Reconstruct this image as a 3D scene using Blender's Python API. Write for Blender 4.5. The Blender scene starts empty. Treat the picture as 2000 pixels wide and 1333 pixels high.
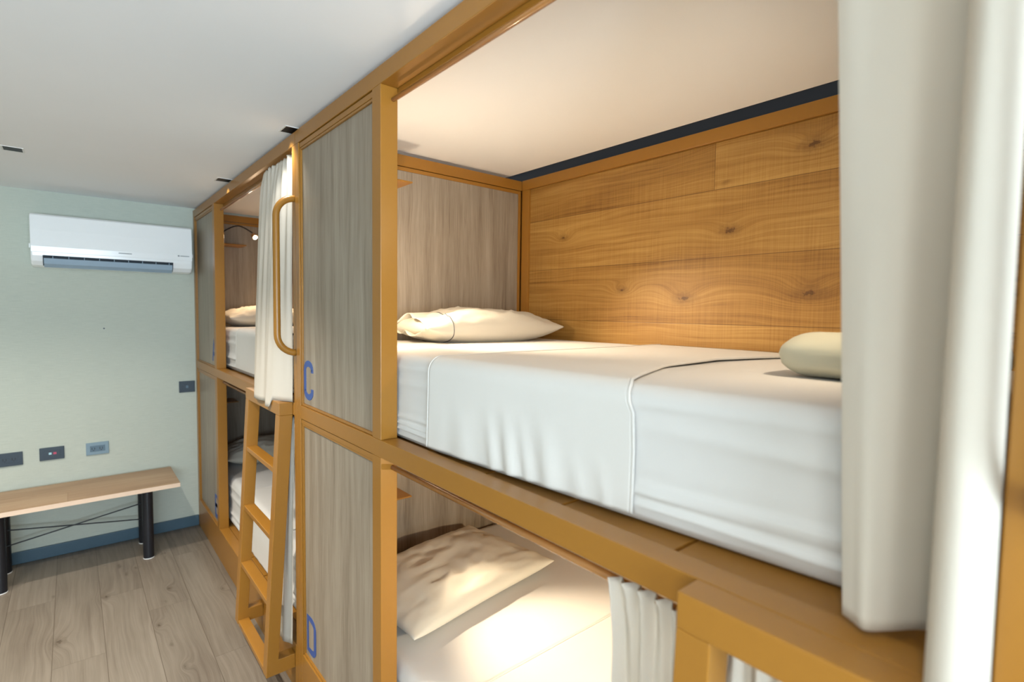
import bpy, bmesh, math, random
from mathutils import Vector, Matrix, noise
random.seed(7)
C = bpy.context.scene.collection
S = bpy.context.scene

# ------------------------------------------------------------------ camera
cd = bpy.data.cameras.new('camera'); cam = bpy.data.objects.new('camera', cd); C.objects.link(cam)
cd.sensor_fit = 'HORIZONTAL'; cd.sensor_width = 36.0
cd.lens = 1022.2 * 36.0 / 2000.0
CR = Vector((0.76542032, -0.64338683, 0.013606)); CU = Vector((0.02578318, 0.05178562, 0.99832534)); CF = Vector((0.64301397, 0.76378769, -0.05622633))
M = Matrix((CR, CU, -CF)).transposed().to_4x4()
M.translation = Vector((-0.7003, 0.0, 1.64403))
cam.matrix_world = M
cd.clip_start = 0.03
cd.dof.use_dof = True; cd.dof.focus_distance = 1.9; cd.dof.aperture_fstop = 2.4
S.camera = cam

# ------------------------------------------------------------------ world, daylight, exposure
def lin(c):
    out = []
    for v in c:
        v = v / 255.0
        out.append(v / 12.92 if v <= 0.04045 else ((v + 0.055) / 1.055) ** 2.4)
    return tuple(out) + (1.0,)
S.view_settings.view_transform = 'Standard'; S.view_settings.look = 'None'
S.view_settings.gamma = 1.0; S.view_settings.use_curve_mapping = False
S.view_settings.exposure = 0.0
w = bpy.data.worlds.new('daylight'); S.world = w; w.use_nodes = True
wb = w.node_tree.nodes['Background']; wb.inputs[0].default_value = (0.75, 0.87, 1.0, 1); wb.inputs[1].default_value = 1.0

def area(name, loc, direction, sx, sy, power, col, spread=180):
    l = bpy.data.lights.new(name, 'AREA'); l.shape = 'RECTANGLE'; l.size = sx; l.size_y = sy
    l.energy = power; l.color = col; l.spread = math.radians(spread)
    o = bpy.data.objects.new(name, l); C.objects.link(o); o.location = loc
    o.rotation_euler = Vector(direction).to_track_quat('-Z', 'Y').to_euler()
    return o
DAY = (0.86, 0.96, 1.0)
# daylight standing outside the two windows behind and beside the camera, and an added upward fill
area('window_daylight', (-1.20, -2.66, 1.50), (0, 1, -0.08), 2.20, 1.40, 145, (0.70, 0.86, 1.0))
area('ceiling_fill', (-1.20, -2.68, 1.10), (-0.15, 1.0, 0.75), 2.20, 0.5, 80, (0.74, 0.89, 1.0), 110)  # fill added to brighten the ceiling, aimed up from the rear window
area('side_window_daylight', (-2.74, -.90, 1.45), (1, .25, -0.05), 1.5, 1.2, 50, (0.95, 1.0, 0.98))
WARM = (1.0, 0.80, 0.57)
def spot(name, loc, target, power, angle, blend, r, col=WARM):
    l = bpy.data.lights.new(name, 'SPOT'); l.energy = power; l.color = col
    l.spot_size = math.radians(angle); l.spot_blend = blend; l.shadow_soft_size = r
    o = bpy.data.objects.new(name, l); C.objects.link(o); o.location = loc
    o.rotation_euler = (Vector(target) - Vector(loc)).to_track_quat('-Z', 'Y').to_euler()
    return o
def point(name, loc, power, r, col=WARM):
    l = bpy.data.lights.new(name, 'POINT'); l.energy = power; l.color = col; l.shadow_soft_size = r
    o = bpy.data.objects.new(name, l); C.objects.link(o); o.location = loc
    return o

# light of the dark-reflector downlights in the ceiling (cut off sideways, so the fittings look black)
DOWN = [(-.889, 3.39), (-.889, 2.27), (-.889, 1.15), (-.889, -.1), (-1.75, 3.39), (-1.75, 2.27), (-1.75, 1.15)]
for dx, dy in DOWN:
    spot('downlight', (dx, dy, 2.355), (dx, dy, 0), 66 if dy > 3 else (135 if dy > 2 else (6 if dy > 1 else 30)), 112, 0.75, .03, (1.0, 0.93, 0.84))
for dx, dy in [(-.040, 3.36), (-.045, 2.24)]:
    spot('downlight', (dx, dy, 2.345), (dx - .12, dy, 0), 9, 100, 0.9, .02, (1.0, 0.99, 0.95))

# ------------------------------------------------------------------ node helpers
class NT:
    def __init__(s, name, rough=0.6, spec=0.5):
        s.m = bpy.data.materials.new(name); s.m.use_nodes = True
        s.n = s.m.node_tree.nodes; s.l = s.m.node_tree.links
        s.b = s.n['Principled BSDF']; s.b.inputs['Roughness'].default_value = rough
        s.b.inputs['Specular IOR Level'].default_value = spec
    def put(s, inp, v):
        if isinstance(v, bpy.types.NodeSocket): s.l.new(v, inp)
        else: inp.default_value = v
    def add(s, t, **k):
        n = s.n.new(t)
        for a, b in k.items(): setattr(n, a, b)
        return n
    def co(s): return s.add('ShaderNodeTexCoord').outputs['Object']
    def xyz(s, v):
        n = s.add('ShaderNodeSeparateXYZ'); s.put(n.inputs[0], v); return n.outputs
    def vec(s, x, y, z):
        n = s.add('ShaderNodeCombineXYZ')
        for i, v in enumerate((x, y, z)): s.put(n.inputs[i], v)
        return n.outputs[0]
    def ma(s, op, a, b=0.0, c=None):
        n = s.add('ShaderNodeMath', operation=op); s.put(n.inputs[0], a); s.put(n.inputs[1], b)
        if c is not None: s.put(n.inputs[2], c)
        return n.outputs[0]
    def noise(s, v, scale=1.0, detail=3.0, rough=0.5, dist=0.0):
        n = s.add('ShaderNodeTexNoise'); s.put(n.inputs['Vector'], v)
        n.inputs['Scale'].default_value = scale; n.inputs['Detail'].default_value = detail
        n.inputs['Roughness'].default_value = rough; n.inputs['Distortion'].default_value = dist
        return n.outputs[0]
    def ramp(s, f, stops):
        n = s.add('ShaderNodeValToRGB'); s.put(n.inputs[0], f); e = n.color_ramp.elements
        while len(e) < len(stops): e.new(0.5)
        for i, (p, c) in enumerate(stops):
            e[i].position = p; e[i].color = lin(c) if len(c) == 3 else c
        return n.outputs[0]
    def sm(s, f, a, b, c=0.0, d=1.0):
        n = s.add('ShaderNodeMapRange', interpolation_type='SMOOTHSTEP'); s.put(n.inputs[0], f)
        for i, v in enumerate((a, b, c, d)): s.put(n.inputs[i + 1], v)
        return n.outputs[0]
    def mix(s, f, a, b, bt='MIX'):
        n = s.add('ShaderNodeMix', data_type='RGBA', blend_type=bt)
        s.put(n.inputs[0], f); s.put(n.inputs[6], a); s.put(n.inputs[7], b); return n.outputs[2]
    def col(s, v): s.put(s.b.inputs['Base Color'], v)
    def bump(s, h, strength=0.2, dist=0.01):
        n = s.add('ShaderNodeBump'); n.inputs['Strength'].default_value = strength; n.inputs['Distance'].default_value = dist
        s.put(n.inputs['Height'], h); s.l.new(n.outputs[0], s.b.inputs['Normal'])

def plain(name, rgb, rough=0.6, spec=0.5, metal=0.0, var=0.04, scale=30, bump=0.0, coat=0.0):
    t = NT(name, rough, spec); t.b.inputs['Metallic'].default_value = metal
    if coat: t.b.inputs['Coat Weight'].default_value = coat; t.b.inputs['Coat Roughness'].default_value = 0.12
    n = t.noise(t.co(), scale, 3)
    c = lin(rgb)
    a = tuple(v * (1 - var) for v in c[:3]) + (1,); b = tuple(min(1, v * (1 + var)) for v in c[:3]) + (1,)
    t.col(t.mix(n, a, b))
    if bump: t.bump(n, bump, 0.002)
    return t.m

# ------------------------------------------------------------------ materials
MAT = {}
MAT['ochre'] = plain('ochre_paint', (154, 106, 40), rough=0.32, spec=0.40, var=0.03, scale=60)
MAT['ochre_dark'] = plain('ochre_shadow_gap', (120, 74, 24), rough=0.5)
MAT['ceiling'] = plain('ceiling_paint', (244, 246, 248), rough=0.85, spec=0.2, var=0.015, scale=3)
MAT['baseboard'] = plain('blue_grey_baseboard', (66, 92, 108), rough=0.45)
MAT['black_metal'] = plain('black_powder_coat', (24, 26, 32), rough=0.4)
MAT['ac_white'] = plain('ac_white_plastic', (246, 249, 250), rough=0.14, spec=0.5, var=0.01)
MAT['ac_grey'] = plain('ac_grey_plastic', (150, 172, 190), rough=0.4)
MAT['ac_dark'] = plain('ac_dark_slot', (26, 40, 52), rough=0.6)
MAT['grey_print'] = plain('grey_print', (130, 136, 140), rough=0.5)
MAT['blue_print'] = plain('blue_vinyl', (52, 84, 150), rough=0.45)
MAT['plate'] = plain('slate_wall_plate', (84, 108, 124), rough=0.35, spec=0.6)
MAT['plate_dark'] = plain('slate_socket', (44, 58, 70), rough=0.4)
MAT['plate_light'] = plain('brushed_wall_plate', (122, 146, 160), rough=0.3, spec=0.6)
MAT['jack_cyan'] = plain('pale_jack', (170, 210, 220), rough=0.4)
MAT['jack_red'] = plain('red_jack', (190, 70, 100), rough=0.4)
MAT['bench_edge'] = plain('birch_edge', (226, 200, 176), rough=0.5)
MAT['black_hole'] = plain('black_fitting_and_shade', (10, 11, 14), rough=0.5)
MAT['white_trim'] = plain('white_fitting_rim', (225, 225, 222), rough=0.4)
MAT['piping_dark'] = plain('dark_piping', (70, 72, 76), rough=0.8)
MAT['brass'] = plain('rod_paint', (176, 122, 66), rough=0.22, spec=0.7, coat=0.3)

def cloth(name, rgb, transl=0.0, weave=900, bump=0.08):
    t = NT(name, 0.85, 0.15)
    v = t.co(); n = t.noise(v, 6, 3)
    c = lin(rgb); a = tuple(x * 0.96 for x in c[:3]) + (1,)
    colr = t.mix(n, a, c); t.col(colr)
    fine = t.noise(v, weave, 1)
    wr = t.noise(v, 22, 3)
    t.bump(t.ma('ADD', t.ma('MULTIPLY', fine, 0.15), wr), bump, 0.01)
    if transl:
        tr = t.add('ShaderNodeBsdfTranslucent'); t.put(tr.inputs[0], colr)
        mx = t.add('ShaderNodeMixShader'); mx.inputs[0].default_value = transl
        out = t.n['Material Output']; t.l.new(t.b.outputs[0], mx.inputs[1]); t.l.new(tr.outputs[0], mx.inputs[2]); t.l.new(mx.outputs[0], out.inputs[0])
    else:
        t.b.inputs['Sheen Weight'].default_value = 0.1
    return t.m
MAT['sheet'] = cloth('white_cotton', (212, 210, 206))
MAT['topsheet'] = cloth('white_cotton_percale', (213, 210, 204))
MAT['pillowcase'] = cloth('cream_cotton', (214, 208, 193))
MAT['curtain'] = cloth('cream_curtain_cloth', (231, 224, 211), transl=0.36)
MAT['sage'] = cloth('sage_blanket', (188, 186, 166), bump=0.05)

def mat_wall():
    t = NT('woven_green_grey_wallcovering', 0.8, 0.2)
    x, y, z = t.xyz(t.co())
    a = t.noise(t.vec(t.ma('MULTIPLY', x, 14.0), 0.0, t.ma('MULTIPLY', z, 420.0)), 1.0, 3, 0.6)
    b = t.noise(t.vec(t.ma('MULTIPLY', x, 300.0), 0.0, t.ma('MULTIPLY', z, 30.0)), 1.0, 2)
    c = t.noise(t.vec(x, y, z), 1.6, 2)
    f = t.ma('ADD', t.ma('MULTIPLY', a, 0.6), t.ma('ADD', t.ma('MULTIPLY', b, 0.15), t.ma('MULTIPLY', c, 0.25)))
    t.col(t.ramp(f, [(0.30, (182, 189, 178)), (0.70, (203, 208, 196))]))
    t.bump(a, 0.12, 0.002)
    return t.m
MAT['wall'] = mat_wall()

def mat_panel():      # vertical-grain grey oak melamine
    t = NT('grey_oak_melamine', 0.42, 0.4)
    x, y, z = t.xyz(t.co())
    h = t.ma('ADD', x, y)
    wob = t.ma('MULTIPLY', t.noise(t.vec(t.ma('MULTIPLY', h, 5.0), t.ma('MULTIPLY', z, 1.5), 0.0), 1.0, 2), 0.05)
    hh = t.ma('ADD', h, wob)
    broad = t.noise(t.vec(t.ma('MULTIPLY', hh, 22.0), t.ma('MULTIPLY', z, 0.9), 3.0), 1.0, 3)
    fine = t.noise(t.vec(t.ma('MULTIPLY', hh, 210.0), t.ma('MULTIPLY', z, 5.0), 1.0), 1.0, 3, 0.65)
    dark = t.noise(t.vec(t.ma('MULTIPLY', hh, 55.0), t.ma('MULTIPLY', z, 2.6), 9.0), 1.0, 4, 0.6)
    base = t.ramp(t.ma('ADD', t.ma('MULTIPLY', broad, 0.5), t.ma('MULTIPLY', fine, 0.5)),
                  [(0.30, (112, 98, 82)), (0.48, (144, 131, 114)), (0.70, (168, 156, 139))])
    pores = t.sm(dark, 0.64, 0.78, 0.0, 0.55)
    t.col(t.mix(pores, base, lin((86, 68, 52))))
    t.bump(fine, 0.10, 0.001)
    return t.m
MAT['panel'] = mat_panel()

def mat_planks(name, along, across, seams, width, length, cols, knots=None, scale=1.0, rough=0.45, saw=True, dark=(84, 52, 22), seamshift=0.0):
    """horizontal-grain oak boards; along/across are 'x','y','z' object axes."""
    t = NT(name, rough, 0.4)
    ax = dict(zip('xyz', t.xyz(t.co())))
    u = ax[along]; v = ax[across]
    row = t.ma('FLOOR', t.ma('DIVIDE', t.ma('ADD', v, seamshift), width))
    vin = t.ma('SUBTRACT', t.ma('DIVIDE', t.ma('ADD', v, seamshift), width), row)
    wn = t.add('ShaderNodeTexWhiteNoise', noise_dimensions='1D'); t.put(wn.inputs['W'], row); rnd = wn.outputs[0]
    uo = t.ma('ADD', u, t.ma('MULTIPLY', rnd, 7.3))
    ublk = t.ma('FLOOR', t.ma('DIVIDE', uo, length)); uin = t.ma('SUBTRACT', t.ma('DIVIDE', uo, length), ublk)
    wn2 = t.add('ShaderNodeTexWhiteNoise', noise_dimensions='2D'); t.put(wn2.inputs['Vector'], t.vec(row, ublk, 0.0)); rnd2 = wn2.outputs[0]
    pid = t.ma('MULTIPLY', rnd2, 31.0)
    # big slow bends of the grain (cathedrals)
    bend = t.noise(t.vec(t.ma('MULTIPLY', uo, 1.7), t.ma('MULTIPLY', v, 5.0), pid), 1.0, 2, 0.5)
    vv = t.ma('ADD', v, t.ma('MULTIPLY', bend, 0.075))
    ring = None; spotv = None
    for (ku, kv, r) in (knots or []):
        du = t.ma('MULTIPLY', t.ma('SUBTRACT', u, ku), 0.5); dv = t.ma('SUBTRACT', v, kv)
        d2 = t.ma('ADD', t.ma('MULTIPLY', du, du), t.ma('MULTIPLY', dv, dv))
        g = t.ma('POWER', 2.718, t.ma('MULTIPLY', d2, -1.0 / (r * r * 3.0)))
        ring = g if ring is None else t.ma('ADD', ring, g)
        jag = t.ma('MULTIPLY', t.ma('SUBTRACT', t.noise(t.vec(u, v, 1.0), 75, 3), 0.5), r * 1.1)
        s1 = t.sm(t.ma('ADD', t.ma('SQRT', d2), jag), r * 0.10, r * 0.50, 0.88, 0.0)
        s2 = t.sm(t.ma('ADD', t.ma('SQRT', d2), jag), r * 0.2, r * 1.3, 0.38, 0.0)
        s_ = t.ma('MAXIMUM', s1, s2)
        spotv = s_ if spotv is None else t.ma('MAXIMUM', spotv, s_)
    if ring is not None: vv = t.ma('ADD', vv, t.ma('MULTIPLY', ring, 0.05))
    grain = t.noise(t.vec(t.ma('MULTIPLY', uo, 1.3), t.ma('MULTIPLY', vv, 70.0 * scale), pid), 1.0, 3, 0.6)
    grain2 = t.noise(t.vec(t.ma('MULTIPLY', uo, 5.0), t.ma('MULTIPLY', vv, 330.0 * scale), pid), 1.0, 2, 0.6)
    tone = t.noise(t.vec(t.ma('MULTIPLY', uo, 1.8), t.ma('MULTIPLY', v, 6.0), pid), 1.0, 3)
    f = t.ma('ADD', t.ma('ADD', t.ma('MULTIPLY', grain, 0.42), t.ma('MULTIPLY', grain2, 0.2)),
             t.ma('ADD', t.ma('MULTIPLY', tone, 0.33), t.ma('MULTIPLY', rnd2, 0.09)))
    if saw:
        sw = t.noise(t.vec(t.ma('MULTIPLY', u, 260.0), t.ma('MULTIPLY', v, 4.0), 5.0), 1.0, 1)
        f = t.ma('ADD', f, t.ma('MULTIPLY', t.ma('SUBTRACT', sw, 0.5), 0.16))
    base = t.ramp(f, [(0.34, cols[0]), (0.50, cols[1]), (0.68, cols[2])])
    # random small dark knots
    kn = t.noise(t.vec(t.ma('MULTIPLY', uo, 5.0), t.ma('MULTIPLY', v, 13.0), pid), 1.0, 2)
    base = t.mix(t.sm(kn, 0.71, 0.80, 0.0, 0.65), base, lin(dark))
    if spotv is not None: base = t.mix(spotv, base, lin(dark))
    e = t.ma('MINIMUM', vin, t.ma('SUBTRACT', 1.0, vin))
    e2 = t.ma('MINIMUM', uin, t.ma('SUBTRACT', 1.0, uin))
    seam = t.ma('MAXIMUM', t.sm(t.ma('MULTIPLY', e, width), 0.0004, 0.0022, 0.7, 0.0), t.sm(t.ma('MULTIPLY', e2, length), 0.0004, 0.0020, 0.6, 0.0))
    base = t.mix(seam, base, lin(dark))
    t.col(base)
    t.bump(t.ma('SUBTRACT', f, seam), 0.25, 0.002)
    return t.m
KN = [(1.869, 2.017, .020), (1.493, 1.747, .020), (1.182, 1.707, .032), (0.71, 1.721, .034), (0.715, 2.215, .03), (0.997, 1.96, .028)]
MAT['oakwall'] = mat_planks('honey_oak_boards', 'y', 'z', True, 0.2575, 2.4,
                            ((118, 80, 32), (156, 114, 54), (182, 142, 76)), KN, seamshift=0.1975)
FKN = [(3.662, -.592, .022), (3.302, -.789, .03), (3.552, -.305, .018), (2.718, -.342, .016), (3.164, -.397, .016), (3.965, -.432, .012), (3.359, -.063, .014)]
MAT['floor'] = mat_planks('grey_oak_laminate', 'y', 'x', True, 0.195, 1.3,
                          ((98, 87, 76), (117, 107, 94), (132, 122, 109)), FKN, scale=0.9, rough=0.38, saw=False, dark=(74, 62, 50), seamshift=0.03)
MAT['benchtop'] = mat_planks('brown_bench_wood', 'x', 'y', False, 0.6, 3.0,
                             ((138, 108, 80), (158, 128, 98), (176, 150, 120)), None, saw=False, rough=0.4, dark=(120, 84, 54))
def emit(name, col, strength):
    m = bpy.data.materials.new(name); m.use_nodes = True; n = m.node_tree.nodes; n.clear()
    e = n.new('ShaderNodeEmission'); e.inputs[0].default_value = col; e.inputs[1].default_value = strength
    o = n.new('ShaderNodeOutputMaterial'); m.node_tree.links.new(e.outputs[0], o.inputs[0]); return m
MAT['bulb'] = emit('lit_lamp_lens', (1.0, 0.84, 0.62, 1), 60.0)
def pane_mat():
    m = bpy.data.materials.new('window_glass'); m.use_nodes = True; n = m.node_tree.nodes; n.clear(); l = m.node_tree.links
    a = n.new('ShaderNodeBsdfTransparent'); b = n.new('ShaderNodeBsdfGlossy'); b.inputs['Roughness'].default_value = 0.02
    f = n.new('ShaderNodeFresnel'); x = n.new('ShaderNodeMixShader'); o = n.new('ShaderNodeOutputMaterial')
    l.new(f.outputs[0], x.inputs[0]); l.new(a.outputs[0], x.inputs[1]); l.new(b.outputs[0], x.inputs[2]); l.new(x.outputs[0], o.inputs[0]); return m
MAT['glass'] = pane_mat()

# ------------------------------------------------------------------ object helpers
def thing(name, label, cat, loc, group=None):
    o = bpy.data.objects.new(name, None); C.objects.link(o); o.location = loc
    o.empty_display_size = 0.05
    o['label'] = label; o['category'] = cat
    if group: o['group'] = group
    return o
def tag(o, label, cat, group=None):
    o['label'] = label; o['category'] = cat
    if group: o['group'] = group
    return o
def base_of(p):
    return Vector(p.location) if p.parent is None else Vector((0, 0, 0))
def obj(name, bm, mat, parent=None, smooth=False, bevel=0.0, sub=0, solid=0.0, kind=None, label=None):
    me = bpy.data.meshes.new(name); bmesh.ops.recalc_face_normals(bm, faces=bm.faces) if not solid and not sub else None
    bm.to_mesh(me); bm.free()
    o = bpy.data.objects.new(name, me); C.objects.link(o); me.materials.append(MAT[mat] if isinstance(mat, str) else mat)
    if smooth:
        for p in me.polygons: p.use_smooth = True
    if solid:
        md = o.modifiers.new('solid', 'SOLIDIFY'); md.thickness = solid; md.offset = 0
    if bevel:
        md = o.modifiers.new('bevel', 'BEVEL'); md.width = bevel; md.segments = 2; md.limit_method = 'ANGLE'; md.angle_limit = math.radians(40)
        for p in me.polygons: p.use_smooth = False
    if sub:
        md = o.modifiers.new('sub', 'SUBSURF'); md.levels = sub; md.render_levels = sub
    if parent is not None:
        o.parent = parent; o.matrix_parent_inverse = Matrix.Translation(-base_of(parent))
    if kind: o['kind'] = kind
    if label: o['label'] = label
    return o
def box(bm, x0, x1, y0, y1, z0, z1):
    vs = [bm.verts.new((x, y, z)) for x in (x0, x1) for y in (y0, y1) for z in (z0, z1)]
    for f in ((0, 1, 3, 2), (4, 6, 7, 5), (0, 4, 5, 1), (2, 3, 7, 6), (0, 2, 6, 4), (1, 5, 7, 3)):
        bm.faces.new([vs[i] for i in f])
def B(*boxes):
    bm = bmesh.new()
    for b in boxes: box(bm, *b)
    return bm
def prism(bm, pts, off):
    """pts: list of 3D Vectors (planar), extruded by off."""
    off = Vector(off); n = len(pts)
    a = [bm.verts.new(p) for p in pts]; b = [bm.verts.new(Vector(p) + off) for p in pts]
    bm.faces.new(a); bm.faces.new(b[::-1])
    for i in range(n): bm.faces.new((a[i], a[(i + 1) % n], b[(i + 1) % n], b[i]))
def tube(bm, pts, r, seg=12, closed=False, caps=True):
    pts = [Vector(p) for p in pts]; n = len(pts); rings = []
    up = None
    for i in range(n):
        if closed: d = pts[(i + 1) % n] - pts[i - 1]
        else: d = pts[min(i + 1, n - 1)] - pts[max(i - 1, 0)]
        d.normalize()
        if up is None:
            up = Vector((0, 0, 1)) if abs(d.z) < 0.9 else Vector((1, 0, 0))
        s = d.cross(up).normalized(); up = s.cross(d).normalized()
        rr = r[i] if isinstance(r, (list, tuple)) else r
        rings.append([bm.verts.new(pts[i] + (s * math.cos(a) + up * math.sin(a)) * rr) for a in [2 * math.pi * k / seg for k in range(seg)]])
    for i in range(n if closed else n - 1):
        A = rings[i]; Bq = rings[(i + 1) % n]
        for k in range(seg): bm.faces.new((A[k], A[(k + 1) % seg], Bq[(k + 1) % seg], Bq[k]))
    if caps and not closed:
        bm.faces.new(rings[0][::-1]); bm.faces.new(rings[-1])
    return bm
def T(pts, r, seg=12, closed=False):
    return tube(bmesh.new(), pts, r, seg, closed)
def catmull(P, n):
    P = [Vector(p) for p in P]; m = len(P) - 1; out = []
    for i in range(n):
        t = i / (n - 1) * m; k = min(int(t), m - 1); f = t - k
        p0 = P[max(k - 1, 0)]; p1 = P[k]; p2 = P[k + 1]; p3 = P[min(k + 2, m)]
        out.append(0.5 * ((2 * p1) + (-p0 + p2) * f + (2 * p0 - 5 * p1 + 4 * p2 - p3) * f * f + (-p0 + 3 * p1 - 3 * p2 + p3) * f ** 3))
    return out
def nz(x, y, z=0.0): return noise.noise(Vector((x, y, z)))
def sstep(a, b, x):
    t = max(0, min(1, (x - a) / (b - a))); return t * t * (3 - 2 * t)
def grid_faces(bm, rows):
    for i in range(len(rows) - 1):
        for j in range(len(rows[0]) - 1):
            bm.faces.new((rows[i][j], rows[i][j + 1], rows[i + 1][j + 1], rows[i + 1][j]))

# ------------------------------------------------------------------ dimensions
TOP = 2.350; CEIL = 2.366; BT = 2.298
MID = 1.2524; MB = 1.199
D = 4.489                # far wall
W = 1.187                # inner face of the back rails
BOT = 0.205              # top of the plinth

# ------------------------------------------------------------------ the setting
def struct(name, bm, mat, **k):
    return obj(name, bm, mat, kind='structure', **k)
struct('floor', B((-2.65, 1.32, -2.55, D + .05, -0.05, 0.0)), 'floor')
struct('ceiling', B((-2.65, 1.115, -2.55, D + .05, CEIL, CEIL + .03), (1.115, 1.32, -2.55, D + .05, 2.47, 2.50)), 'ceiling')
struct('wall_far', B((-2.65, 1.32, D, D + .1, -0.05, 2.5)), 'wall')
struct('gap_shade_1', B((W + .052, 1.262, -2.5, D, 2.30, 2.469)), 'black_hole')  # black strip added as the shade in the gap above the back rails
struct('wall_right', B((1.27, 1.33, -2.55, D, 0, 2.5)), 'wall')
# wall behind the camera, with an opening for its window
wx0, wx1, wz0, wz1 = -2.30, -0.10, 0.80, 2.20
struct('wall_rear', B((-2.65, wx0, -2.6, -2.5, 0, 2.4), (wx1, 1.32, -2.6, -2.5, 0, 2.4), (wx0, wx1, -2.6, -2.5, 0, wz0), (wx0, wx1, -2.6, -2.5, wz1, 2.4)), 'wall')
def window(name, axis, a0, a1, z0, z1, c):
    t = .045
    def bx(p0, p1, q0, q1):
        return (p0, p1, c - .03, c + .03, q0, q1) if axis == 'x' else (c - .03, c + .03, p0, p1, q0, q1)
    mid = (a0 + a1) / 2
    f = struct(name, B(bx(a0, a0 + t, z0, z1), bx(a1 - t, a1, z0, z1), bx(a0, a1, z0, z0 + t), bx(a0, a1, z1 - t, z1), bx(mid - t / 2, mid + t / 2, z0, z1)), 'white_trim')
    g = (a0, a1, c - .003, c + .003, z0, z1) if axis == 'x' else (c - .003, c + .003, a0, a1, z0, z1)
    obj('pane', B(g), 'glass', f)
window('window_1', 'x', wx0, wx1, wz0, wz1, -2.55)
ly0, ly1, lz0, lz1 = -1.65, -0.15, 0.85, 2.05
struct('wall_left', B((-2.70, -2.60, -2.55, ly0, 0, 2.4), (-2.70, -2.60, ly1, D, 0, 2.4), (-2.70, -2.60, ly0, ly1, 0, lz0), (-2.70, -2.60, ly0, ly1, lz1, 2.4)), 'wall')
window('window_2', 'y', ly0, ly1, lz0, lz1, -2.65)
struct('baseboard_far', B((-2.60, -0.001, D - .014, D, 0, 0.078)), 'baseboard', bevel=.003)
struct('baseboard_left', B((-2.60, -2.586, -2.5, D - .014, 0, 0.078)), 'baseboard', bevel=.003)

# ------------------------------------------------------------------ bunk units
def glyph(pts, width, x, closed=False, thick=.0012):
    """flat lettering stroke: centreline pts in (y, z), mesh standing at plane x facing -x."""
    bm = bmesh.new(); n = len(pts); L = []; R = []
    P = [Vector((p[0], p[1])) for p in pts]
    for i in range(n):
        if closed: d0 = (P[i] - P[i - 1]); d1 = (P[(i + 1) % n] - P[i])
        else: d0 = P[i] - P[max(i - 1, 0)]; d1 = P[min(i + 1, n - 1)] - P[i]
        d = (d0.normalized() if d0.length else Vector((0, 0))) + (d1.normalized() if d1.length else Vector((0, 0))); d.normalize()
        nn = Vector((-d.y, d.x)) * width / 2
        L.append(P[i] + nn); R.append(P[i] - nn)
    V = [[bm.verts.new((xx, p.x, p.y)) for p in S_] for xx, S_ in ((x, L), (x, R), (x + thick, R), (x + thick, L))]
    for i in range(n if closed else n - 1):
        j = (i + 1) % n
        for a in range(4):
            b = (a + 1) % 4
            bm.faces.new((V[a][i], V[a][j], V[b][j], V[b][i]))
    if not closed:
        bm.faces.new([V[a][0] for a in range(4)]); bm.faces.new([V[a][-1] for a in range(4)])
    return bm
def arc(cy, cz, ry, rz, a0, a1, n=8):
    return [(cy + ry * math.cos(math.radians(a0 + (a1 - a0) * i / n)), cz + rz * math.sin(math.radians(a0 + (a1 - a0) * i / n))) for i in range(n + 1)]
def letter_bm(ch, yl, zb, x, w=.104, h=.158, s=.024):
    """yl = y of the letter's left side (as read from the room); letters run towards -y."""
    def m(pts): return [(yl - s / 2 - p[0] * (w - s), zb + s / 2 + p[1] * (h - s)) for p in pts]
    r = .30; rv = .19
    if ch == 'C':
        return glyph(m([(1, .74), (1, 1 - rv)] + arc(.5, 1 - rv, .5, rv, 0, 180) + [(0, rv)] + arc(.5, rv, .5, rv, 180, 360) + [(1, .26)]), s, x)
    if ch == 'D':
        return glyph(m([(0, 0), (0, 1), (.5, 1)] + arc(.5, 1 - rv, .5, rv, 90, 0)[1:] + [(1, rv)] + arc(.5, rv, .5, rv, 0, -90)[1:]), s, x, closed=True)
    if ch == 'A':
        a = glyph(m([(0, 0), (.5, 1), (1, 0)]), s, x); b = glyph(m([(.18, .33), (.82, .33)]), s, x)
    else:
        a = glyph(m([(0, 0), (0, 1), (.55, 1)] + arc(.55, .77, .42, .23, 90, -90, 8)[1:] + [(0, .54)]), s, x)
        b = glyph(m([(0, .54), (.55, .54)] + arc(.55, .27, .45, .27, 90, -90, 8)[1:] + [(0, 0)]), s, x)
    me = bpy.data.meshes.new('tmp'); b.to_mesh(me); b.free(); a.from_mesh(me); bpy.data.meshes.remove(me); return a

def ring_yz(x0, x1, y0, y1, z0, z1, t):
    return B((x0, x1, y0, y0 + t, z0, z1), (x0, x1, y1 - t, y1, z0, z1), (x0, x1, y0 + t, y1 - t, z0, z0 + t), (x0, x1, y0 + t, y1 - t, z1 - t, z1))
def ring_xz(y0, y1, x0, x1, z0, z1, t):
    return B((x0, x0 + t, y0, y1, z0, z1), (x1 - t, x1, y0, y1, z0, z1), (x0 + t, x1 - t, y0, y1, z0, z0 + t), (x0 + t, x1 - t, y0, y1, z1 - t, z1))

def ladder(root, y0, y1):
    ld = obj('ladder', B((-.055, -.0005, y0, y1, MID - .0525, MID)), 'ochre', root, bevel=.002)
    zt, zb, xt, xb, t = MID - .0525, .10, -.055, -.118, .050
    for ya, yb in ((y0, y0 + .052), (y1 - .052, y1)):
        bm = bmesh.new()
        prism(bm, [Vector((xt, ya, zt)), Vector((xt + .0545, ya, zt)), Vector((xb + t, ya, zb + .062)), Vector((-.0005, ya, zb + .062)), Vector((-.0005, ya, zb)), Vector((xb, ya, zb))], (0, yb - ya, 0))
        obj('stile', bm, 'ochre', ld, bevel=.002)
    def xf(z): return xt + (xb - xt) * (zt - z) / (zt - zb)
    for z in (.972, .685, .405, .118):
        x = xf(z)
        obj('rung', B((x + .002, x + .050, y0 + .052, y1 - .052, z - .022, z)), 'ochre', ld, bevel=.002)
    return ld

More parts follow.
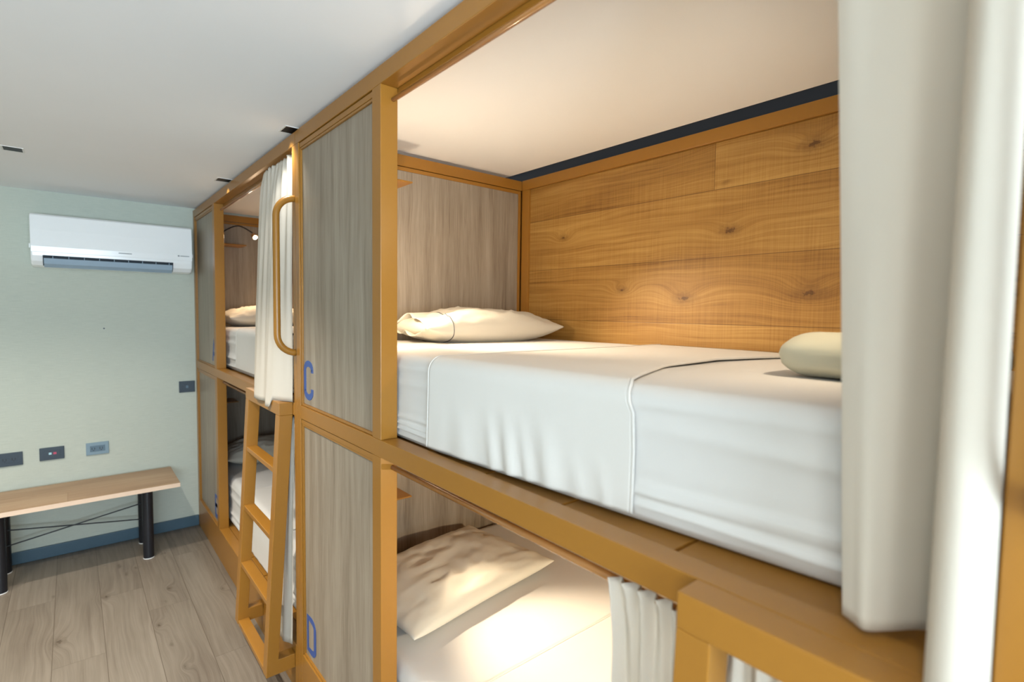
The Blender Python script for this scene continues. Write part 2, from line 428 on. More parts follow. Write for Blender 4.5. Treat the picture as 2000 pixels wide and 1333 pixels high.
def bunk(name, label, U0, U1, near_post, head_post, head_left, letters, lad, handle_y, shelf_spots):
    """U0 nearer to the camera. near_post/head_post: (y0,y1) of posts flanking the opening."""
    r = thing(name, label, 'bunk bed', (0, (U0 + U1) / 2, 0), 'built-in bunk units along the right side')
    pw = .055
    # corner posts (full height) and the post between opening and front panel
    pl = (U1 - .038 if U1 < 3 else U1 - .055, U1)
    pr = near_post
    for (a, b) in (pl, pr):
        obj('post', B((0, pw, a, b, 0, BT)), 'ochre', r, bevel=.0018)
    hp = head_post
    for (z0, z1) in ((BOT, MB), (MID, BT)):
        obj('post', B((0, pw, hp[0], hp[1], z0, z1)), 'ochre', r, bevel=.0018)
    obj('top_beam', B((0, .055, U0, U1, BT, TOP), (.0555, .080, pr[1], pl[0], 2.284, TOP - .004)), 'ochre', r, bevel=.0018)
    obj('middle_rail', B((0, .0565, pr[1], pl[0], MB, MID)), 'ochre', r, bevel=.0018)
    obj('plinth', B((0, .055, pr[1], pl[0], 0, BOT)), 'ochre', r, bevel=.0018)
    # back frame
    for (z0, z1) in ((BT, TOP), (MB, MID)):
        obj('back_rail', B((W, W + .05, U0 + .02, U1 - .02, z0, z1)), 'ochre', r, bevel=.0018)
    for (a, b) in ((U1 - .075, U1 - .021), (U0 + .021, U0 + .075)):
        obj('back_post', B((W + .0005, W + .05, a, b, 0, MB)), 'ochre', r)
        obj('back_post', B((W + .0005, W + .05, a, b, MID, BT)), 'ochre', r, bevel=.0018)
    obj('back_panel', B((W + .014, W + .028, U0 + .076, U1 - .0755, BOT, MB - .001), (W + .014, W + .028, U0 + .076, U1 - .0755, MID + .001, BT - .001)), 'oakwall', r)
    # end frames (side panels inside the pods): rail, inner trim and board
    for (ya, yb, sgn) in ((U1 - .020, U1 - .001, -1), (U0 + .001, U0 + .020, 1)):
        for (z0, z1) in ((BT, TOP - .002), (MB, MID)):
            obj('end_rail', B((.0565, W - .0005, ya, yb, z0, z1)), 'ochre', r, bevel=.0015)
        for (z0, z1) in ((BOT, MB - .003), (MID + .001, BT - .003)):
            obj('end_trim', ring_xz(ya + .003, yb - .002, .0565, W - .004, z0, z1, .017), 'ochre', r, bevel=.001)
            obj('end_panel', B((.0745, W - .022, ya + .0055, yb - .0045, z0 + .0175, z1 - .0175)), 'panel', r)
    # front panels beside the head of the beds
    a, b = (hp[1], pl[0]) if hp[1] < pl[0] else (pl[1], hp[0])
    k = 0
    for (z0, z1) in ((MID + .001, BT - .003), (BOT + .001, MB - .003)):
        tb = ring_yz(.006, .026, a + .002, b - .002, z0, z1 - .0185, .008); box(tb, .004, .026, a + .002, b - .002, z1 - .018, z1)
        obj('panel_trim', tb, 'ochre', r, bevel=.001)
        p = obj('front_panel', B((.0125, .0255, a + .0105, b - .0105, z0 + .0085, z1 - .027)), 'panel', r)
        ch, yl = letters[k]; k += 1
        obj('letter', letter_bm(ch, yl, z0 + .028, .0111), 'blue_print', p)
    # slatted decks
    for zt in (MID - .014, BOT - .002):
        y = U0 + .03 - .085; i = 0
        while y + .1 < U1 - .02:
            y1 = min(y + .262, U1 - .022)
            obj('slat', B((.0575, W - .001, max(y, U0 + .0205), y1, zt - .016, zt)), 'ochre', r, bevel=.001)
            y += .270; i += 1
        obj('deck_ledge', B((.0575, .082, pr[1] + .001, pl[0] - .001, zt - .034, zt - .0165)), 'ochre', r)
    # curtain rods
    for x, z, rad in ((.040, 2.262, .0065), (.0405, 1.163, .0085)):
        obj('curtain_rod', T([(x, pr[1] - .001, z), (x, hp[0] + .001, z)], rad, 14), 'brass', r, smooth=True)
    # grab handle at the ladder
    hx, z0, z1, R_ = -.070, 1.463, 2.088, .075
    pts = [(0.001, handle_y, z0)] + [(hx + R_ - R_ * math.sin(t), handle_y, z0 + R_ - R_ * math.cos(t)) for t in [math.pi / 2 * i / 8 for i in range(9)]]
    pts += [(hx + R_ - R_ * math.cos(t), handle_y, z1 - R_ + R_ * math.sin(t)) for t in [math.pi / 2 * i / 8 for i in range(9)]] + [(0.001, handle_y, z1)]
    obj('grab_handle', T(pts, .0135, 16), 'ochre', r, smooth=True)
    ladder(r, *lad)
    for (x0, x1, yf, yb, z) in shelf_spots:
        obj('shelf', B((x0, x1, yf, yb, z, z + .006)), 'ochre', r, bevel=.001)
    return r

NU0, NU1 = 0.005, 2.195
FU0, FU1 = 2.1965, 4.488
near = bunk('bunk_bed', 'ochre metal framed double bunk nearest, front panels lettered C and D', NU0, NU1, (.024, .074), (1.437, 1.494), True,
            [('C', 2.1455), ('D', 2.137)], (-.125, .397), .036,
            [(.24, .405, 1.97, NU1 - .021, 2.174), (.24, .405, 1.97, NU1 - .021, .838)])
far = bunk('bunk_bed', 'ochre metal framed double bunk beyond, standing against the green-grey wall', FU0, FU1, (FU0, 2.234), (3.753, 3.812), True,
           [('A', 3.945), ('B', 3.945)], (2.252, 2.795), 2.213,
           [(.14, .31, 4.28, FU1 - .021, 2.105), (.14, .24, 4.28, FU1 - .021, .94)])

# ------------------------------------------------------------------ mattresses
def fx_near(y): return .066 + .080 * max(0.0, 1.25 - y)
def mattress(name, label, fx, bx, y0, y1, z0, z1, seed, amp=1.0, r=.035, flat=None):
    """rounded slab whose front edge follows x = fx(y)."""
    bm = bmesh.new(); NY = 90
    # profile in (t, n): walk round the section: bottom-back -> top-back -> top-front -> bottom-front
    prof = []
    def seg(p, q, n):
        for i in range(n): prof.append((p[0] + (q[0] - p[0]) * i / n, p[1] + (q[1] - p[1]) * i / n))
    def cor(cx, cz, a0, n=6):
        for i in range(n): a = math.radians(a0 - 90 * i / n); prof.append((cx, cz, r * math.cos(a), r * math.sin(a)))
    H = z1 - z0
    rows = []
    for j in range(NY + 1):
        v = j / NY; y = y0 + (y1 - y0) * v
        e = min(y - y0, y1 - y); rr = r
        ins = 0 if e > r else r - math.sqrt(max(0, r * r - (r - e) ** 2))
        f = fx(y) + ins; b = bx - ins; zt = z1 - ins; zb = z0 + ins * .5
        pts = []
        for i in range(14): pts.append((b, zb + r + (zt - zb - 2 * r) * i / 14, 0))
        for i in range(6): a = math.radians(90 * i / 6); pts.append((b - r + r * math.cos(a), zt - r + r * math.sin(a), 0))
        for i in range(30): pts.append((b - r + (f + r - (b - r)) * i / 30, zt, 1))
        for i in range(6): a = math.radians(90 + 90 * i / 6); pts.append((f + r + r * math.cos(a), zt - r + r * math.sin(a), 2))
        for i in range(36): pts.append((f, zt - r + (zb + r - (zt - r)) * i / 36, 3))
        for i in range(6): a = math.radians(180 + 90 * i / 6); pts.append((f + r + r * math.cos(a), zb + r + r * math.sin(a), 3))
        for i in range(4): pts.append((f + r + (b - r - (f + r)) * i / 4, zb, 0))
        for i in range(6): a = math.radians(270 + 90 * i / 6); pts.append((b - r + r * math.cos(a), zb + r + r * math.sin(a), 0))
        row = []
        for (x, z, k) in pts:
            if k == 3 or k == 2:
                q = (z1 - z) / H
                # pulled-sheet wrinkles that run along the mattress, stronger near its foot and lower edge
                wv = 0
                for m, (zz, wd, am) in enumerate(((.30, .05, .005), (.58, .05, .005), (.68, .03, .008), (.76, .022, .010), (.84, .018, .009), (.91, .018, .008), (.12, .04, .004))):
                    zc = zz + .05 * nz(y * 1.7, seed + m * 3.1) + .03 * (y - .8) * (1 if m % 2 else .4)
                    wv += am * math.exp(-((q - zc) / wd) ** 2) * (.7 + .8 * nz(y * 2.2, m * 5.3 + seed))
                if flat: wv *= 1 - .85 * sstep(flat[0] - .03, flat[0] + .02, y) * (1 - sstep(flat[1] - .02, flat[1] + .03, y))
                x -= 1.2 * amp * wv - amp * .003 * nz(y * 1.5, z * 9, seed)
            if k == 1: z += .004 * nz(x * 3, y * 3, seed) * amp
            row.append(bm.verts.new((x, y, z)))
        rows.append(row)
    n = len(rows[0])
    for j in range(NY):
        for i in range(n):
            bm.faces.new((rows[j][i], rows[j][(i + 1) % n], rows[j + 1][(i + 1) % n], rows[j + 1][i]))
    bm.faces.new(rows[0]); bm.faces.new(rows[-1][::-1])
    o = obj(name, bm, 'sheet', smooth=True)
    tag(o, label, 'mattress', 'white mattresses on the bunks'); return o
ZM = 1.508
mattress('mattress', 'thick white mattress with pulled fitted sheet on nearest upper bunk', fx_near, 1.175, .135, 2.165, MID - .0135, ZM, 1.3, flat=(.60, 1.262))
mattress('mattress', 'white mattress on nearest lower bunk, lit by a warm bright patch', lambda y: .068, 1.175, .135, 2.165, BOT, .508, 4.7)
mattress('mattress', 'white mattress on the far upper bunk behind the half drawn curtain', lambda y: .080, 1.175, 2.33, 4.45, MID - .0135, 1.512, 8.1, 1.3, flat=(2.7, 3.55))
mattress('mattress', 'white mattress on the far lower bunk behind the ladder rungs', lambda y: .080, 1.175, 2.33, 4.45, BOT, .515, 9.4, 1.2, flat=(2.7, 3.45))

def top_sheet(name, label, fx, bx, ztop, zlow, ya, yb, off, seed, fold=1.0, piping=True):
    """sheet laid over the mattress: from the back edge, over the top, down the front. ya/yb: functions of arc fraction u (0 back .. 1 hem)."""
    bm = bmesh.new(); r = .035 + off
    NYs = 70; rows = []
    edgeA, edgeB = [], []
    for j in range(NYs + 1):
        v = j / NYs; row = []
        path = []
        n1, n2, n3 = 26, 8, 34
        for i in range(n1): path.append(('t', i / n1))
        for i in range(n2): path.append(('c', i / n2))
        for i in range(n3 + 1): path.append(('f', i / n3))
        for (k, q) in path:
            u = {'t': q * .6, 'c': .6 + .05 * q, 'f': .65 + .35 * q}[k]
            y = ya(u) + (yb(u) - ya(u)) * v
            f = fx(y) - off
            if k == 't': x = bx + (f + r - bx) * q; z = ztop + off + .0015 * nz(x * 4, y * 4, seed)
            elif k == 'c': a = math.radians(90 + 90 * q); x = f + r + r * math.cos(a); z = ztop + off - r + r * math.sin(a)
            else:
                z = ztop + off - r - (ztop + off - r - zlow) * q
                fl = 0
                for (yc, wd, am, z0) in ((.72, .018, .005, .45), (.80, .026, .009, .15), (.865, .016, .008, .25), (.92, .020, .011, .15), (.98, .018, .009, .25), (1.09, .035, .006, .3), (.655, .012, .005, .5)):
                    yy = yc + .05 * (1 - q)
                    fl += am * math.exp(-((y - yy) / wd) ** 2) * sstep(z0, 1.0, q)
                x = f - (fl * fold + .002 * nz(y * 20, z * 4, seed) * q) - .004 * q
            row.append(bm.verts.new((x, y, z)))
        rows.append(row)
    grid_faces(bm, rows)
    A = [v.co.copy() for v in rows[0]]; Bq = [v.co.copy() for v in rows[-1]]
    o = obj(name, bm, 'topsheet', smooth=True, solid=.003)
    tag(o, label, 'bed sheet', 'white top sheets over the mattresses')
    if piping:
        obj('hem_piping', T(A, .0035, 8), 'topsheet', o, smooth=True)
        obj('hem_piping', T(Bq, .0035, 8), 'topsheet', o, smooth=True)
    return o
def ya_near(u):
    K = ((0, .68), (.10, .70), (.25, .775), (.43, .75), (.56, .665), (.62, .622), (.68, .604), (.8, .600), (1, .600))
    for (a, p), (b, q) in zip(K, K[1:]):
        if u <= b: return p + (q - p) * (u - a) / (b - a)
    return .600
def yb_near(u): return 1.262
top_sheet('top_sheet', 'folded white top sheet hanging over the front of nearest upper mattress', fx_near, 1.165, ZM, MID + .010, ya_near, yb_near, .006, 2.0)
top_sheet('top_sheet', 'white top sheet tucked over the nearest lower mattress', lambda y: .068, 1.165, .508, BOT + .02, lambda u: .50, lambda u: 1.20 + .02 * u, .005, 6.0, .5)
top_sheet('top_sheet', 'white top sheet over the far upper mattress, beside the curtain', lambda y: .080, 1.165, 1.512, MID + .02, lambda u: 2.7, lambda u: 3.55, .007, 7.0, .0, True)
top_sheet('top_sheet', 'white top sheet over the far lower mattress behind the ladder', lambda y: .080, 1.165, .515, BOT + .02, lambda u: 2.7, lambda u: 3.45, .007, 5.0, .0, True)

# ------------------------------------------------------------------ pillows
def pillow(label, cx, cy, zb, L, Wd, Tk, rot=0.0, seed=0.0, tilt=0.0, cuff=False, wr=1.0, opened=False):
    N = 44; M2 = 34
    bm = bmesh.new(); R3 = Matrix.Rotation(rot, 3, 'Z') @ Matrix.Rotation(tilt, 3, 'X')
    def pos(u, v, side):
        a = max(0, 1 - abs(u) ** 2.6); b = max(0, 1 - abs(v) ** 2.6)
        t = (a ** .55) * (b ** .50)
        px = L / 2 * u * (1 - .05 * (1 - v * v) * abs(u) ** 3)
        py = Wd / 2 * v * (1 - .10 * (1 - u * u) * abs(v) ** 3)
        k = nz(u * 2.1 + seed, v * 2.3, seed) * .12 + wr * .05 * nz(u * 6 + seed, v * 2.2, 3) * (abs(u) ** 1.2 + .3)
        # radial creases at the ends
        k += wr * .055 * math.sin(v * 17 + 3 * nz(u * 2, v * 3, seed)) * abs(u) ** 4
        if side > 0: z = Tk * .62 * t * (1 + k) + Tk * .38 * .55
        else: z = Tk * .38 * .55 - Tk * .38 * min(1, t * 1.15)
        z += Tk * .10 * abs(u) ** 6
        if side > 0: z += wr * Tk * .045 * (1 - abs(nz(u * 3.2 + v * 1.4 + seed, v * 5.5 - u, seed + 7)) * 3.2) * t
        return R3 @ Vector((px, py, z)) + Vector((cx, cy, zb + Tk * .17))
    top = [[None] * (M2 + 1) for _ in range(N + 1)]; bot = [[None] * (M2 + 1) for _ in range(N + 1)]
    def spacing(i, n): s = -1 + 2 * i / n; return math.sin(s * math.pi / 2) * .75 + s * .25
    for i in range(N + 1):
        for j in range(M2 + 1):
            u = spacing(i, N); v = spacing(j, M2)
            top[i][j] = bm.verts.new(pos(u, v, 1))
            bot[i][j] = top[i][j] if i in (0, N) or j in (0, M2) else bm.verts.new(pos(u, v, -1))
    for i in range(N):
        for j in range(M2):
            bm.faces.new((top[i][j], top[i + 1][j], top[i + 1][j + 1], top[i][j + 1]))
            q = [bot[i][j], bot[i][j + 1], bot[i + 1][j + 1], bot[i + 1][j]]
            if len(set(q)) > 2 and set(q) != {top[i][j], top[i + 1][j], top[i + 1][j + 1], top[i][j + 1]}:
                bm.faces.new(q)
    o = obj('pillow', bm, 'pillowcase', smooth=True)
    tag(o, label, 'pillow', 'pillows at the head of the bunks')
    if cuff:
        u = cuff
        ring = [pos(u, spacing(j, M2), 1) + Vector((0, 0, .0012)) for j in range(M2 + 1)] + [pos(u, spacing(j, M2), -1) - Vector((0, 0, .0012)) for j in range(M2 - 1, 0, -1)]
        obj('piping', T(ring, .0016, 6, True), 'piping_dark', o, smooth=True, label='thin dark piping line')
        if opened:   # turned open end of the pillowcase, loose folds outside the stuffed end
            bm = bmesh.new(); rows = []
            M3 = 60
            for i in range(9):
                q = i / 8; row = []
                for j in range(M3):
                    a = 2 * math.pi * j / M3
                    v = math.sin(a); s_ = math.cos(a)
                    uu = u - (1 + u) * .9 * q
                    ht = Tk * (.40 + .12 * q * math.sin(3 * a + seed) ) * (1 - .15 * q)
                    p = Vector((L / 2 * uu, Wd / 2 * .90 * v * (1 - .03 * q), Tk * .33 + ht * .98 * s_ * max(.05, 1 - abs(v) ** 3) * (1 - .25 * q)))
                    p.x += .012 * q * math.sin(5 * a + 1) ; p.z += .010 * q * math.sin(7 * a)
                    p.z = max(p.z, -.010)
                    row.append(bm.verts.new(R3 @ p + Vector((cx, cy, zb + Tk * .17))))
                rows.append(row)
            for i in range(8):
                for j in range(M3): bm.faces.new((rows[i][j], rows[i][(j + 1) % M3], rows[i + 1][(j + 1) % M3], rows[i + 1][j]))
            obj('case_opening', bm, 'pillowcase', o, smooth=True, solid=.0016)
    return o
pillow('plump cream pillow with dark piping on nearest upper bunk', .745, 1.955, ZM - .006, .76, .36, .150, 0.0, 1.7, 0, cuff=-.66, opened=True, wr=1.3)
pillow('flat wide cream pillow on nearest lower bunk, against the side panel', .470, 1.79, .506, .76, .55, .120, math.radians(8), 5.2, 0, wr=1.8)
pillow('crumpled cream pillow on the far upper bunk, left of the curtain', .42, 4.20, 1.508, .62, .42, .140, math.radians(4), 9.9, 0, wr=2.2)
pillow('pale pillow in shade on the far lower bunk', .42, 4.18, .512, .62, .42, .150, math.radians(-4), 12.4, 0, wr=2.0)

# sage folded blanket at the foot of the near upper bunk
def roll():
    bm = bmesh.new(); rows = []; n = 40
    y0, y1 = .14, .515
    for i in range(31):
        t = i / 30; y = y0 + (y1 - y0) * t
        e = min(1, (1 - t) * 6.0); cap = math.sqrt(max(0, 1 - (1 - e) ** 2)); e0 = min(1, t * 8); cap *= math.sqrt(max(0, 1 - (1 - e0) ** 2))
        cap = max(cap, .02); row = []
        for k in range(n):
            a = 2 * math.pi * k / n; c, s = math.cos(a), math.sin(a)
            rx = .095 * (.55 + .45 * cap); rz = .050 * cap * (1 + .16 * sstep(.75, .35, t))
            x = .575 + .03 * (1 - t) + rx * math.copysign(abs(c) ** .8, c)
            z = ZM + .050 + rz * math.copysign(abs(s) ** .8, s) + (.010 * sstep(.75, .3, t) if s > 0 else 0)
            x += .006 * math.sin(k * .8 + t * 3) * (.3 + nz(t * 4, k * .2))
            row.append(bm.verts.new((x, y, max(z, ZM + .003))))
        rows.append(row)
    for i in range(30):
        for k in range(n): bm.faces.new((rows[i][k], rows[i][(k + 1) % n], rows[i + 1][(k + 1) % n], rows[i + 1][k]))
    bm.faces.new(rows[0]); bm.faces.new(rows[-1][::-1])
    return tag(obj('rolled_blanket', bm, 'sage', smooth=True), 'sage rolled blanket at foot of nearest upper bunk, behind the curtain', 'blanket')
roll()

# ------------------------------------------------------------------ curtains
def curtain(label, top, bot, ztop, zbot, NU=150, NZ=60, mid=None, ruffle=.004, rodz=None, power=.6, group='cream bunk curtains', seed=0, tuck=None, wrinkle=0.0):
    Tt = catmull([(p[0], p[1], 0) for p in top], NU); Bt = catmull([(p[0], p[1], 0) for p in bot], NU)
    bm = bmesh.new(); rows = []
    for i in range(NZ + 1):
        s = i / NZ; s = s * s * .35 + s * .65; row = []
        for j in range(NU):
            q = j / (NU - 1); zb = zbot(q) if callable(zbot) else zbot
            z = ztop + (zb - ztop) * s
            m = s ** power
            p = Tt[j].lerp(Bt[j], m)
            d = (ztop - z)
            ruf = math.exp(-(d / .05) ** 2)
            if rodz is not None:
                ring = math.exp(-((z - rodz) / .012) ** 2)
                p.x += (.006 * math.sin(q * 90 + seed) + .004 * nz(q * 40, z * 60, seed)) * ruf * (1 - .4 * ring)
                p.y += .004 * nz(q * 33, z * 50, seed + 4) * ruf
            p.x += .0025 * nz(q * 7, z * 2.5, seed) * (1 - ruf) + wrinkle * nz(q * 9, z * 9, seed + 2)
            if rodz is not None and s == 0: z += .006 * nz(q * 30, 0, seed)
            if tuck: p = tuck(p, q, z, s)
            row.append(bm.verts.new((p.x, p.y, z)))
        rows.append(row)
    grid_faces(bm, rows)
    o = obj('curtain', bm, 'curtain', smooth=True, solid=.0012)
    tag(o, label, 'curtain', group); return o
def zig(y0, y1, xc, amp, n, ph=0.0, seed=0.0, jit=.25):
    P = []
    for i in range(n + 1):
        t = i / n
        a = amp * (1 + jit * nz(i * 1.7, seed)) * (1 if (i % 2) else -1)
        P.append((xc + a, y0 + (y1 - y0) * t + .25 * (y1 - y0) / n * nz(i * 2.3, seed + 9)))
    return P
# near upper curtain, bunched at the foot end of the opening
curtain('large cream curtain hanging in the right foreground, out of focus',
        [(.026, .272), (.020, .250), (.028, .215), (.022, .180), (.030, .150), (.024, .125), (.006, .116), (-.020, .117), (-.040, .110), (-.048, .098), (-.042, .084), (-.024, .078), (-.007, .079)],
        [(.048, .222), (.040, .208), (.030, .192), (.048, .175), (.085, .150), (.098, .124), (.060, .118), (.005, .121), (-.035, .122), (-.062, .112), (-.070, .096), (-.060, .080), (-.034, .072), (-.008, .075)],
        2.278, lambda q: 1.262 if q < .46 else (1.262 - .16 * sstep(.52, .64, q)), NU=170, NZ=90, rodz=2.262, power=.8, seed=3)
# far upper curtain, over the rail, behind the grab handle
curtain('cream curtain half drawn across the far upper bunk, behind the handle',
        zig(2.675, 2.255, .020, .010, 16, seed=2), [(-.060, 2.615), (-.072, 2.560), (-.072, 2.50), (-.062, 2.455), (-.060, 2.425), (-.066, 2.41), (-.070, 2.395), (-.058, 2.35), (-.036, 2.30), (-.014, 2.262), (-.006, 2.238)],
        2.284, lambda q: 1.236 - .014 * sstep(.40, .50, q) + .0335 * sstep(.66, .72, q), NU=200, NZ=70, rodz=2.262, power=.55, seed=8)
# lower curtains
curtain('cream lower curtain in the nearest bunk, hanging behind the foreground ladder',
        zig(.570, .094, .020, .008, 30, seed=5), zig(.545, .10, .026, .022, 14, seed=6),
        1.182, .225, NU=260, NZ=50, rodz=1.163, power=.5, seed=12, wrinkle=.007)
curtain('cream lower curtain of the far bunk, seen between ladder and post',
        zig(2.520, 2.246, .021, .008, 12, seed=7), [(.02, 2.48), (-.022, 2.45), (-.044, 2.40), (-.046, 2.36), (-.034, 2.33), (-.036, 2.29), (-.022, 2.262), (-.014, 2.243)],
        1.180, lambda q: .212, NU=120, NZ=50, rodz=1.163, power=.45, seed=15)

# ------------------------------------------------------------------ reading lamps
def lamp(label, base, head, aim, lit=60):
    b = Vector(base); h = Vector(head); a = Vector(aim).normalized()
    r = thing('reading_lamp', label, 'lamp', base, 'gooseneck reading lamps in the bunks')
    dy = 1 if h.y < b.y else -1
    obj('wall_mount', T([b + Vector((0, .014 * dy, 0)), b + Vector((0, -.006 * dy, 0))], .024, 20), 'ochre', r, smooth=False)
    m = (b + h) / 2 + Vector((0, 0, .075))
    pts = catmull([b, b + Vector((.02, -.03 * dy, .025)), m, h - a * .05 + Vector((-.005, 0, .012)), h - a * .03], 24)
    obj('gooseneck', T(pts, .0042, 10), 'black_metal', r, smooth=True)
    obj('lamp_head', tube(bmesh.new(), [h - a * .036, h - a * .034, h - a * .004, h], [.008, .015, .019, .019], 20), 'brass', r, smooth=False)
    obj('lens', T([h + a * .0005, h + a * .003], .0155, 20), 'bulb', r)
    return h + a * .012
p = lamp('lit gooseneck reading lamp in the far upper bunk', (.175, FU1 - .036, 2.195), (.375, 4.30, 2.176), (.30, -.75, -.62))
spot('far_upper_lamp', p, (.65, 3.75, 1.52), 34, 140, .8, .016, (1.0, 0.70, 0.44))
p = lamp('gooseneck reading lamp of nearest upper bunk, behind the front panel', (.15, NU1 - .036, 2.10), (.22, 2.02, 2.08), (.5, -.62, -.58))
spot('near_upper_lamp', p, (.74, 1.40, 1.50), 95, 60, .9, .02)
point('near_upper_fill', (.20, 1.78, 1.72), 7.5, .03)  # point fill added to lift the upper pod, has no fitting
p = lamp('added gooseneck fill lamp at foot of nearest upper bunk, unseen behind the foreground curtain', (.42, NU0 + .036, 2.10), (.42, .17, 2.08), (.25, .62, -.5))  # unseen lamp added to brighten the foot end of the upper pod
spot('near_upper_foot_fill', p, (.75, 1.0, 1.55), 19, 140, 1.0, .02)
p = lamp('added gooseneck fill lamp at foot of nearest lower bunk, unseen behind the lower curtain', (.50, NU0 + .036, 1.08), (.50, .17, 1.06), (.25, .62, -.5))  # unseen lamp added to warm up the lower bed from its foot
spot('near_lower_foot_fill', p, (.70, 1.1, .51), 60, 140, 1.0, .02, (1.0, 0.85, 0.6))
p = lamp('gooseneck reading lamp of nearest lower bunk, behind the front panel', (.15, NU1 - .036, 1.10), (.29, 1.97, 1.12), (.4, -.80, -.65))
spot('near_lower_lamp', p, (.62, .98, .51), 120, 56, 1.0, .02)
point('near_lower_fill', (.27, 1.95, 1.12), 1.0, .03)  # extra fill added beside the lamp head to lift the lower pod

# ------------------------------------------------------------------ air conditioner
def air_con():
    x0, x1 = -.880, -.040
    r = thing('air_conditioner', 'white split air conditioner mounted high on the green-grey wall', 'air conditioner', ((x0 + x1) / 2, D - .1, 1.88))
    prof = [(D - .001, 2.192), (D - .16, 2.200), (D - .19, 2.196), (D - .203, 2.184), (D - .210, 2.10), (D - .212, 2.00), (D - .208, 1.945), (D - .196, 1.912), (D - .165, 1.888), (D - .12, 1.880), (D - .001, 1.880)]
    def ext(p, xa, xb):
        bm = bmesh.new(); prism(bm, [Vector((xa, a, b)) for a, b in p], (xb - xa, 0, 0)); return bm
    obj('body', ext(prof, x0, x1), 'ac_white', r, bevel=.010)
    fp = [(D - .19, 2.1975), (D - .207, 2.186), (D - .2145, 2.10), (D - .2165, 2.00), (D - .2145, 1.965), (D - .205, 1.965), (D - .20, 2.18)]
    obj('front_cover', ext(fp, x0 + .002, x1 - .002), 'ac_white', r, bevel=.0025)
    obj('air_outlet', ext([(D - .2125, 1.948), (D - .2005, 1.912), (D - .172, 1.8865), (D - .160, 1.895), (D - .19, 1.948)], x0 + .055, x1 - .115), 'ac_dark', r)
    for i in range(9):
        xx = x0 + .10 + i * .075
        obj('vane', ext([(D - .214, 1.944), (D - .206, 1.920), (D - .200, 1.918), (D - .20, 1.944)], xx, xx + .003), 'ac_grey', r)
    obj('louver', ext([(D - .2165, 1.929), (D - .207, 1.897), (D - .178, 1.876), (D - .176, 1.880), (D - .204, 1.902), (D - .213, 1.931)], x0 + .060, x1 - .120), 'ac_grey', r, bevel=.001, label='pale blue-grey louver blade')
    obj('logo', B((-.455, -.385, D - .2172, D - .214, 1.986, 1.991)), 'grey_print', r)
    obj('label_mark', B((-.128, -.118, D - .2172, D - .214, 1.992, 2.001), (-.113, -.060, D - .2172, D - .214, 1.994, 1.999)), 'grey_print', r)
    obj('side_clip', B((x0 - .006, x0 + .004, D - .19, D - .15, 1.99, 2.015)), 'ac_white', r)
    obj('side_clip', B((x1 - .004, x1 + .006, D - .19, D - .15, 1.99, 2.015)), 'ac_white', r)
air_con()

# ------------------------------------------------------------------ wall plates
def plate(label, cx, cz, w_, h_, mat, kind):
    r = thing('wall_socket', label, 'wall socket', (cx, D, cz), 'wall plates above the bench')
    obj('cover_plate', B((cx - w_ / 2, cx + w_ / 2, D - .008, D, cz - h_ / 2, cz + h_ / 2)), mat, r, bevel=.002)
    obj('insert', B((cx - w_ * .33, cx + w_ * .33, D - .0098, D - .0075, cz - h_ * .24, cz + h_ * .24)), 'plate' if mat != 'plate_dark' else 'plate_dark', r, bevel=.0006)
    if kind == 'duplex':
        for dx in (-w_ * .17, w_ * .17):
            obj('socket_slot', B((cx + dx - .010, cx + dx - .007, D - .0102, D - .0095, cz - .007, cz + .009), (cx + dx + .004, cx + dx + .007, D - .0102, D - .0095, cz - .006, cz + .008), (cx + dx - .003, cx + dx + .002, D - .0102, D - .0095, cz - .013, cz - .008)), 'black_hole', r)
    elif kind == 'jack':
        obj('jack', B((cx - .016, cx - .002, D - .011, D - .0095, cz - .006, cz + .008)), 'jack_cyan', r, label='pale cyan jack')
        obj('jack', B((cx + .006, cx + .022, D - .011, D - .0095, cz - .006, cz + .008)), 'jack_red', r, label='red jack')
    else:
        obj('button', B((cx - .008, cx + .008, D - .0115, D - .0095, cz - .010, cz + .010)), 'plate', r, bevel=.001)
plate('dark slate double socket at the left edge of the picture', -1.020, .676, .122, .084, 'plate_dark', 'duplex')
plate('dark slate wall plate with pale and red jacks above the bench', -.820, .682, .122, .082, 'plate_dark', 'jack')
plate('light blue-grey double socket above the bench, nearest the bunks', -.588, .679, .122, .083, 'plate_light', 'duplex')
plate('blue-grey switch plate beside the bunk frame at mid height', -.060, 1.057, .100, .083, 'plate_dark', 'switch')
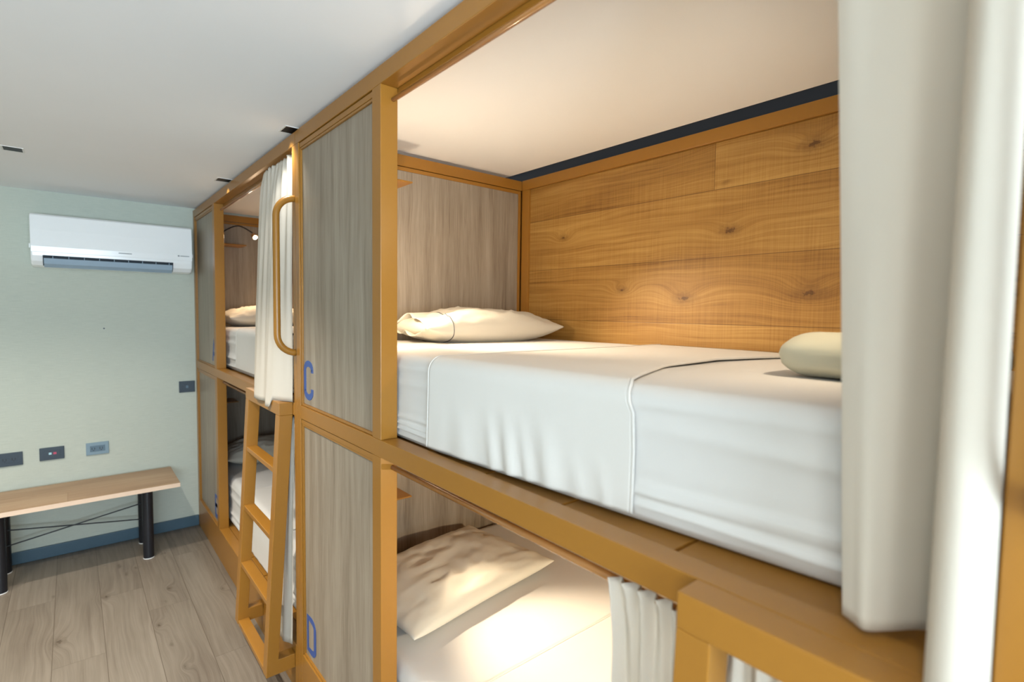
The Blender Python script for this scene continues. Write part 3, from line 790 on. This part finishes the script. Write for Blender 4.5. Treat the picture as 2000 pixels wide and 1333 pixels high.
tag(obj('wall_screw', T([(-.534, D, 1.492), (-.534, D - .004, 1.492)], .005, 10), 'plate_dark'), 'small dark screw head in the wall below the air conditioner', 'screw')

# ------------------------------------------------------------------ bench
def bench():
    r = thing('bench', 'long wooden bench with black round legs against the wall', 'bench', (-.70, 4.22, 0))
    x0, x1, y0, y1 = -1.24, -.178, 4.00, 4.452
    obj('seat', B((x0, x1, y0 + .0015, y1, .459, .486)), 'benchtop', r, bevel=.001)
    obj('edge_band', B((x0, x1 - .001, y0 - .001, y0 + .001, .459, .4855)), 'bench_edge', r, label='pale birch front edge')
    for x in (-.352, -1.050):
        for y in (4.085, 4.375):
            obj('leg', T([(x, y, .004), (x, y, .459)], .030, 24), 'black_metal', r, smooth=False)
            obj('foot_cap', T([(x, y, 0), (x, y, .004)], .031, 20), 'ac_white', r)
        obj('leg_plate', B((x - .032, x + .032, 4.05, 4.41, .450, .4588)), 'black_metal', r)
    obj('cross_brace', T([(-.352, 4.345, .290), (-1.05, 4.345, .172)], .0042, 8), 'black_metal', r)
    obj('cross_brace', T([(-.352, 4.353, .172), (-1.05, 4.353, .272)], .0042, 8), 'black_metal', r)
bench()

# ------------------------------------------------------------------ ceiling fittings
def downlight(label, x0, x1, y0, y1):
    r = thing('recessed_light', label, 'ceiling light', ((x0 + x1) / 2, (y0 + y1) / 2, CEIL), 'black slot fittings in the ceiling')
    obj('rim', B((x0 - .006, x1 + .006, y0 - .006, y0, CEIL - .002, CEIL), (x0 - .006, x1 + .006, y1, y1 + .006, CEIL - .002, CEIL), (x0 - .006, x0, y0, y1, CEIL - .002, CEIL), (x1, x1 + .006, y0, y1, CEIL - .002, CEIL)), 'white_trim', r)
    obj('aperture', B((x0, x1, y0, y1, CEIL - .0015, CEIL)), 'black_hole', r)
downlight('black slot light in the ceiling at the left edge', -.922, -.856, 3.35, 3.43)
downlight('black slot light in the ceiling above the far bunk', -.055, .012, 3.32, 3.40)
downlight('black slot light in the ceiling where the two bunks meet', -.030, .030, 2.20, 2.28)
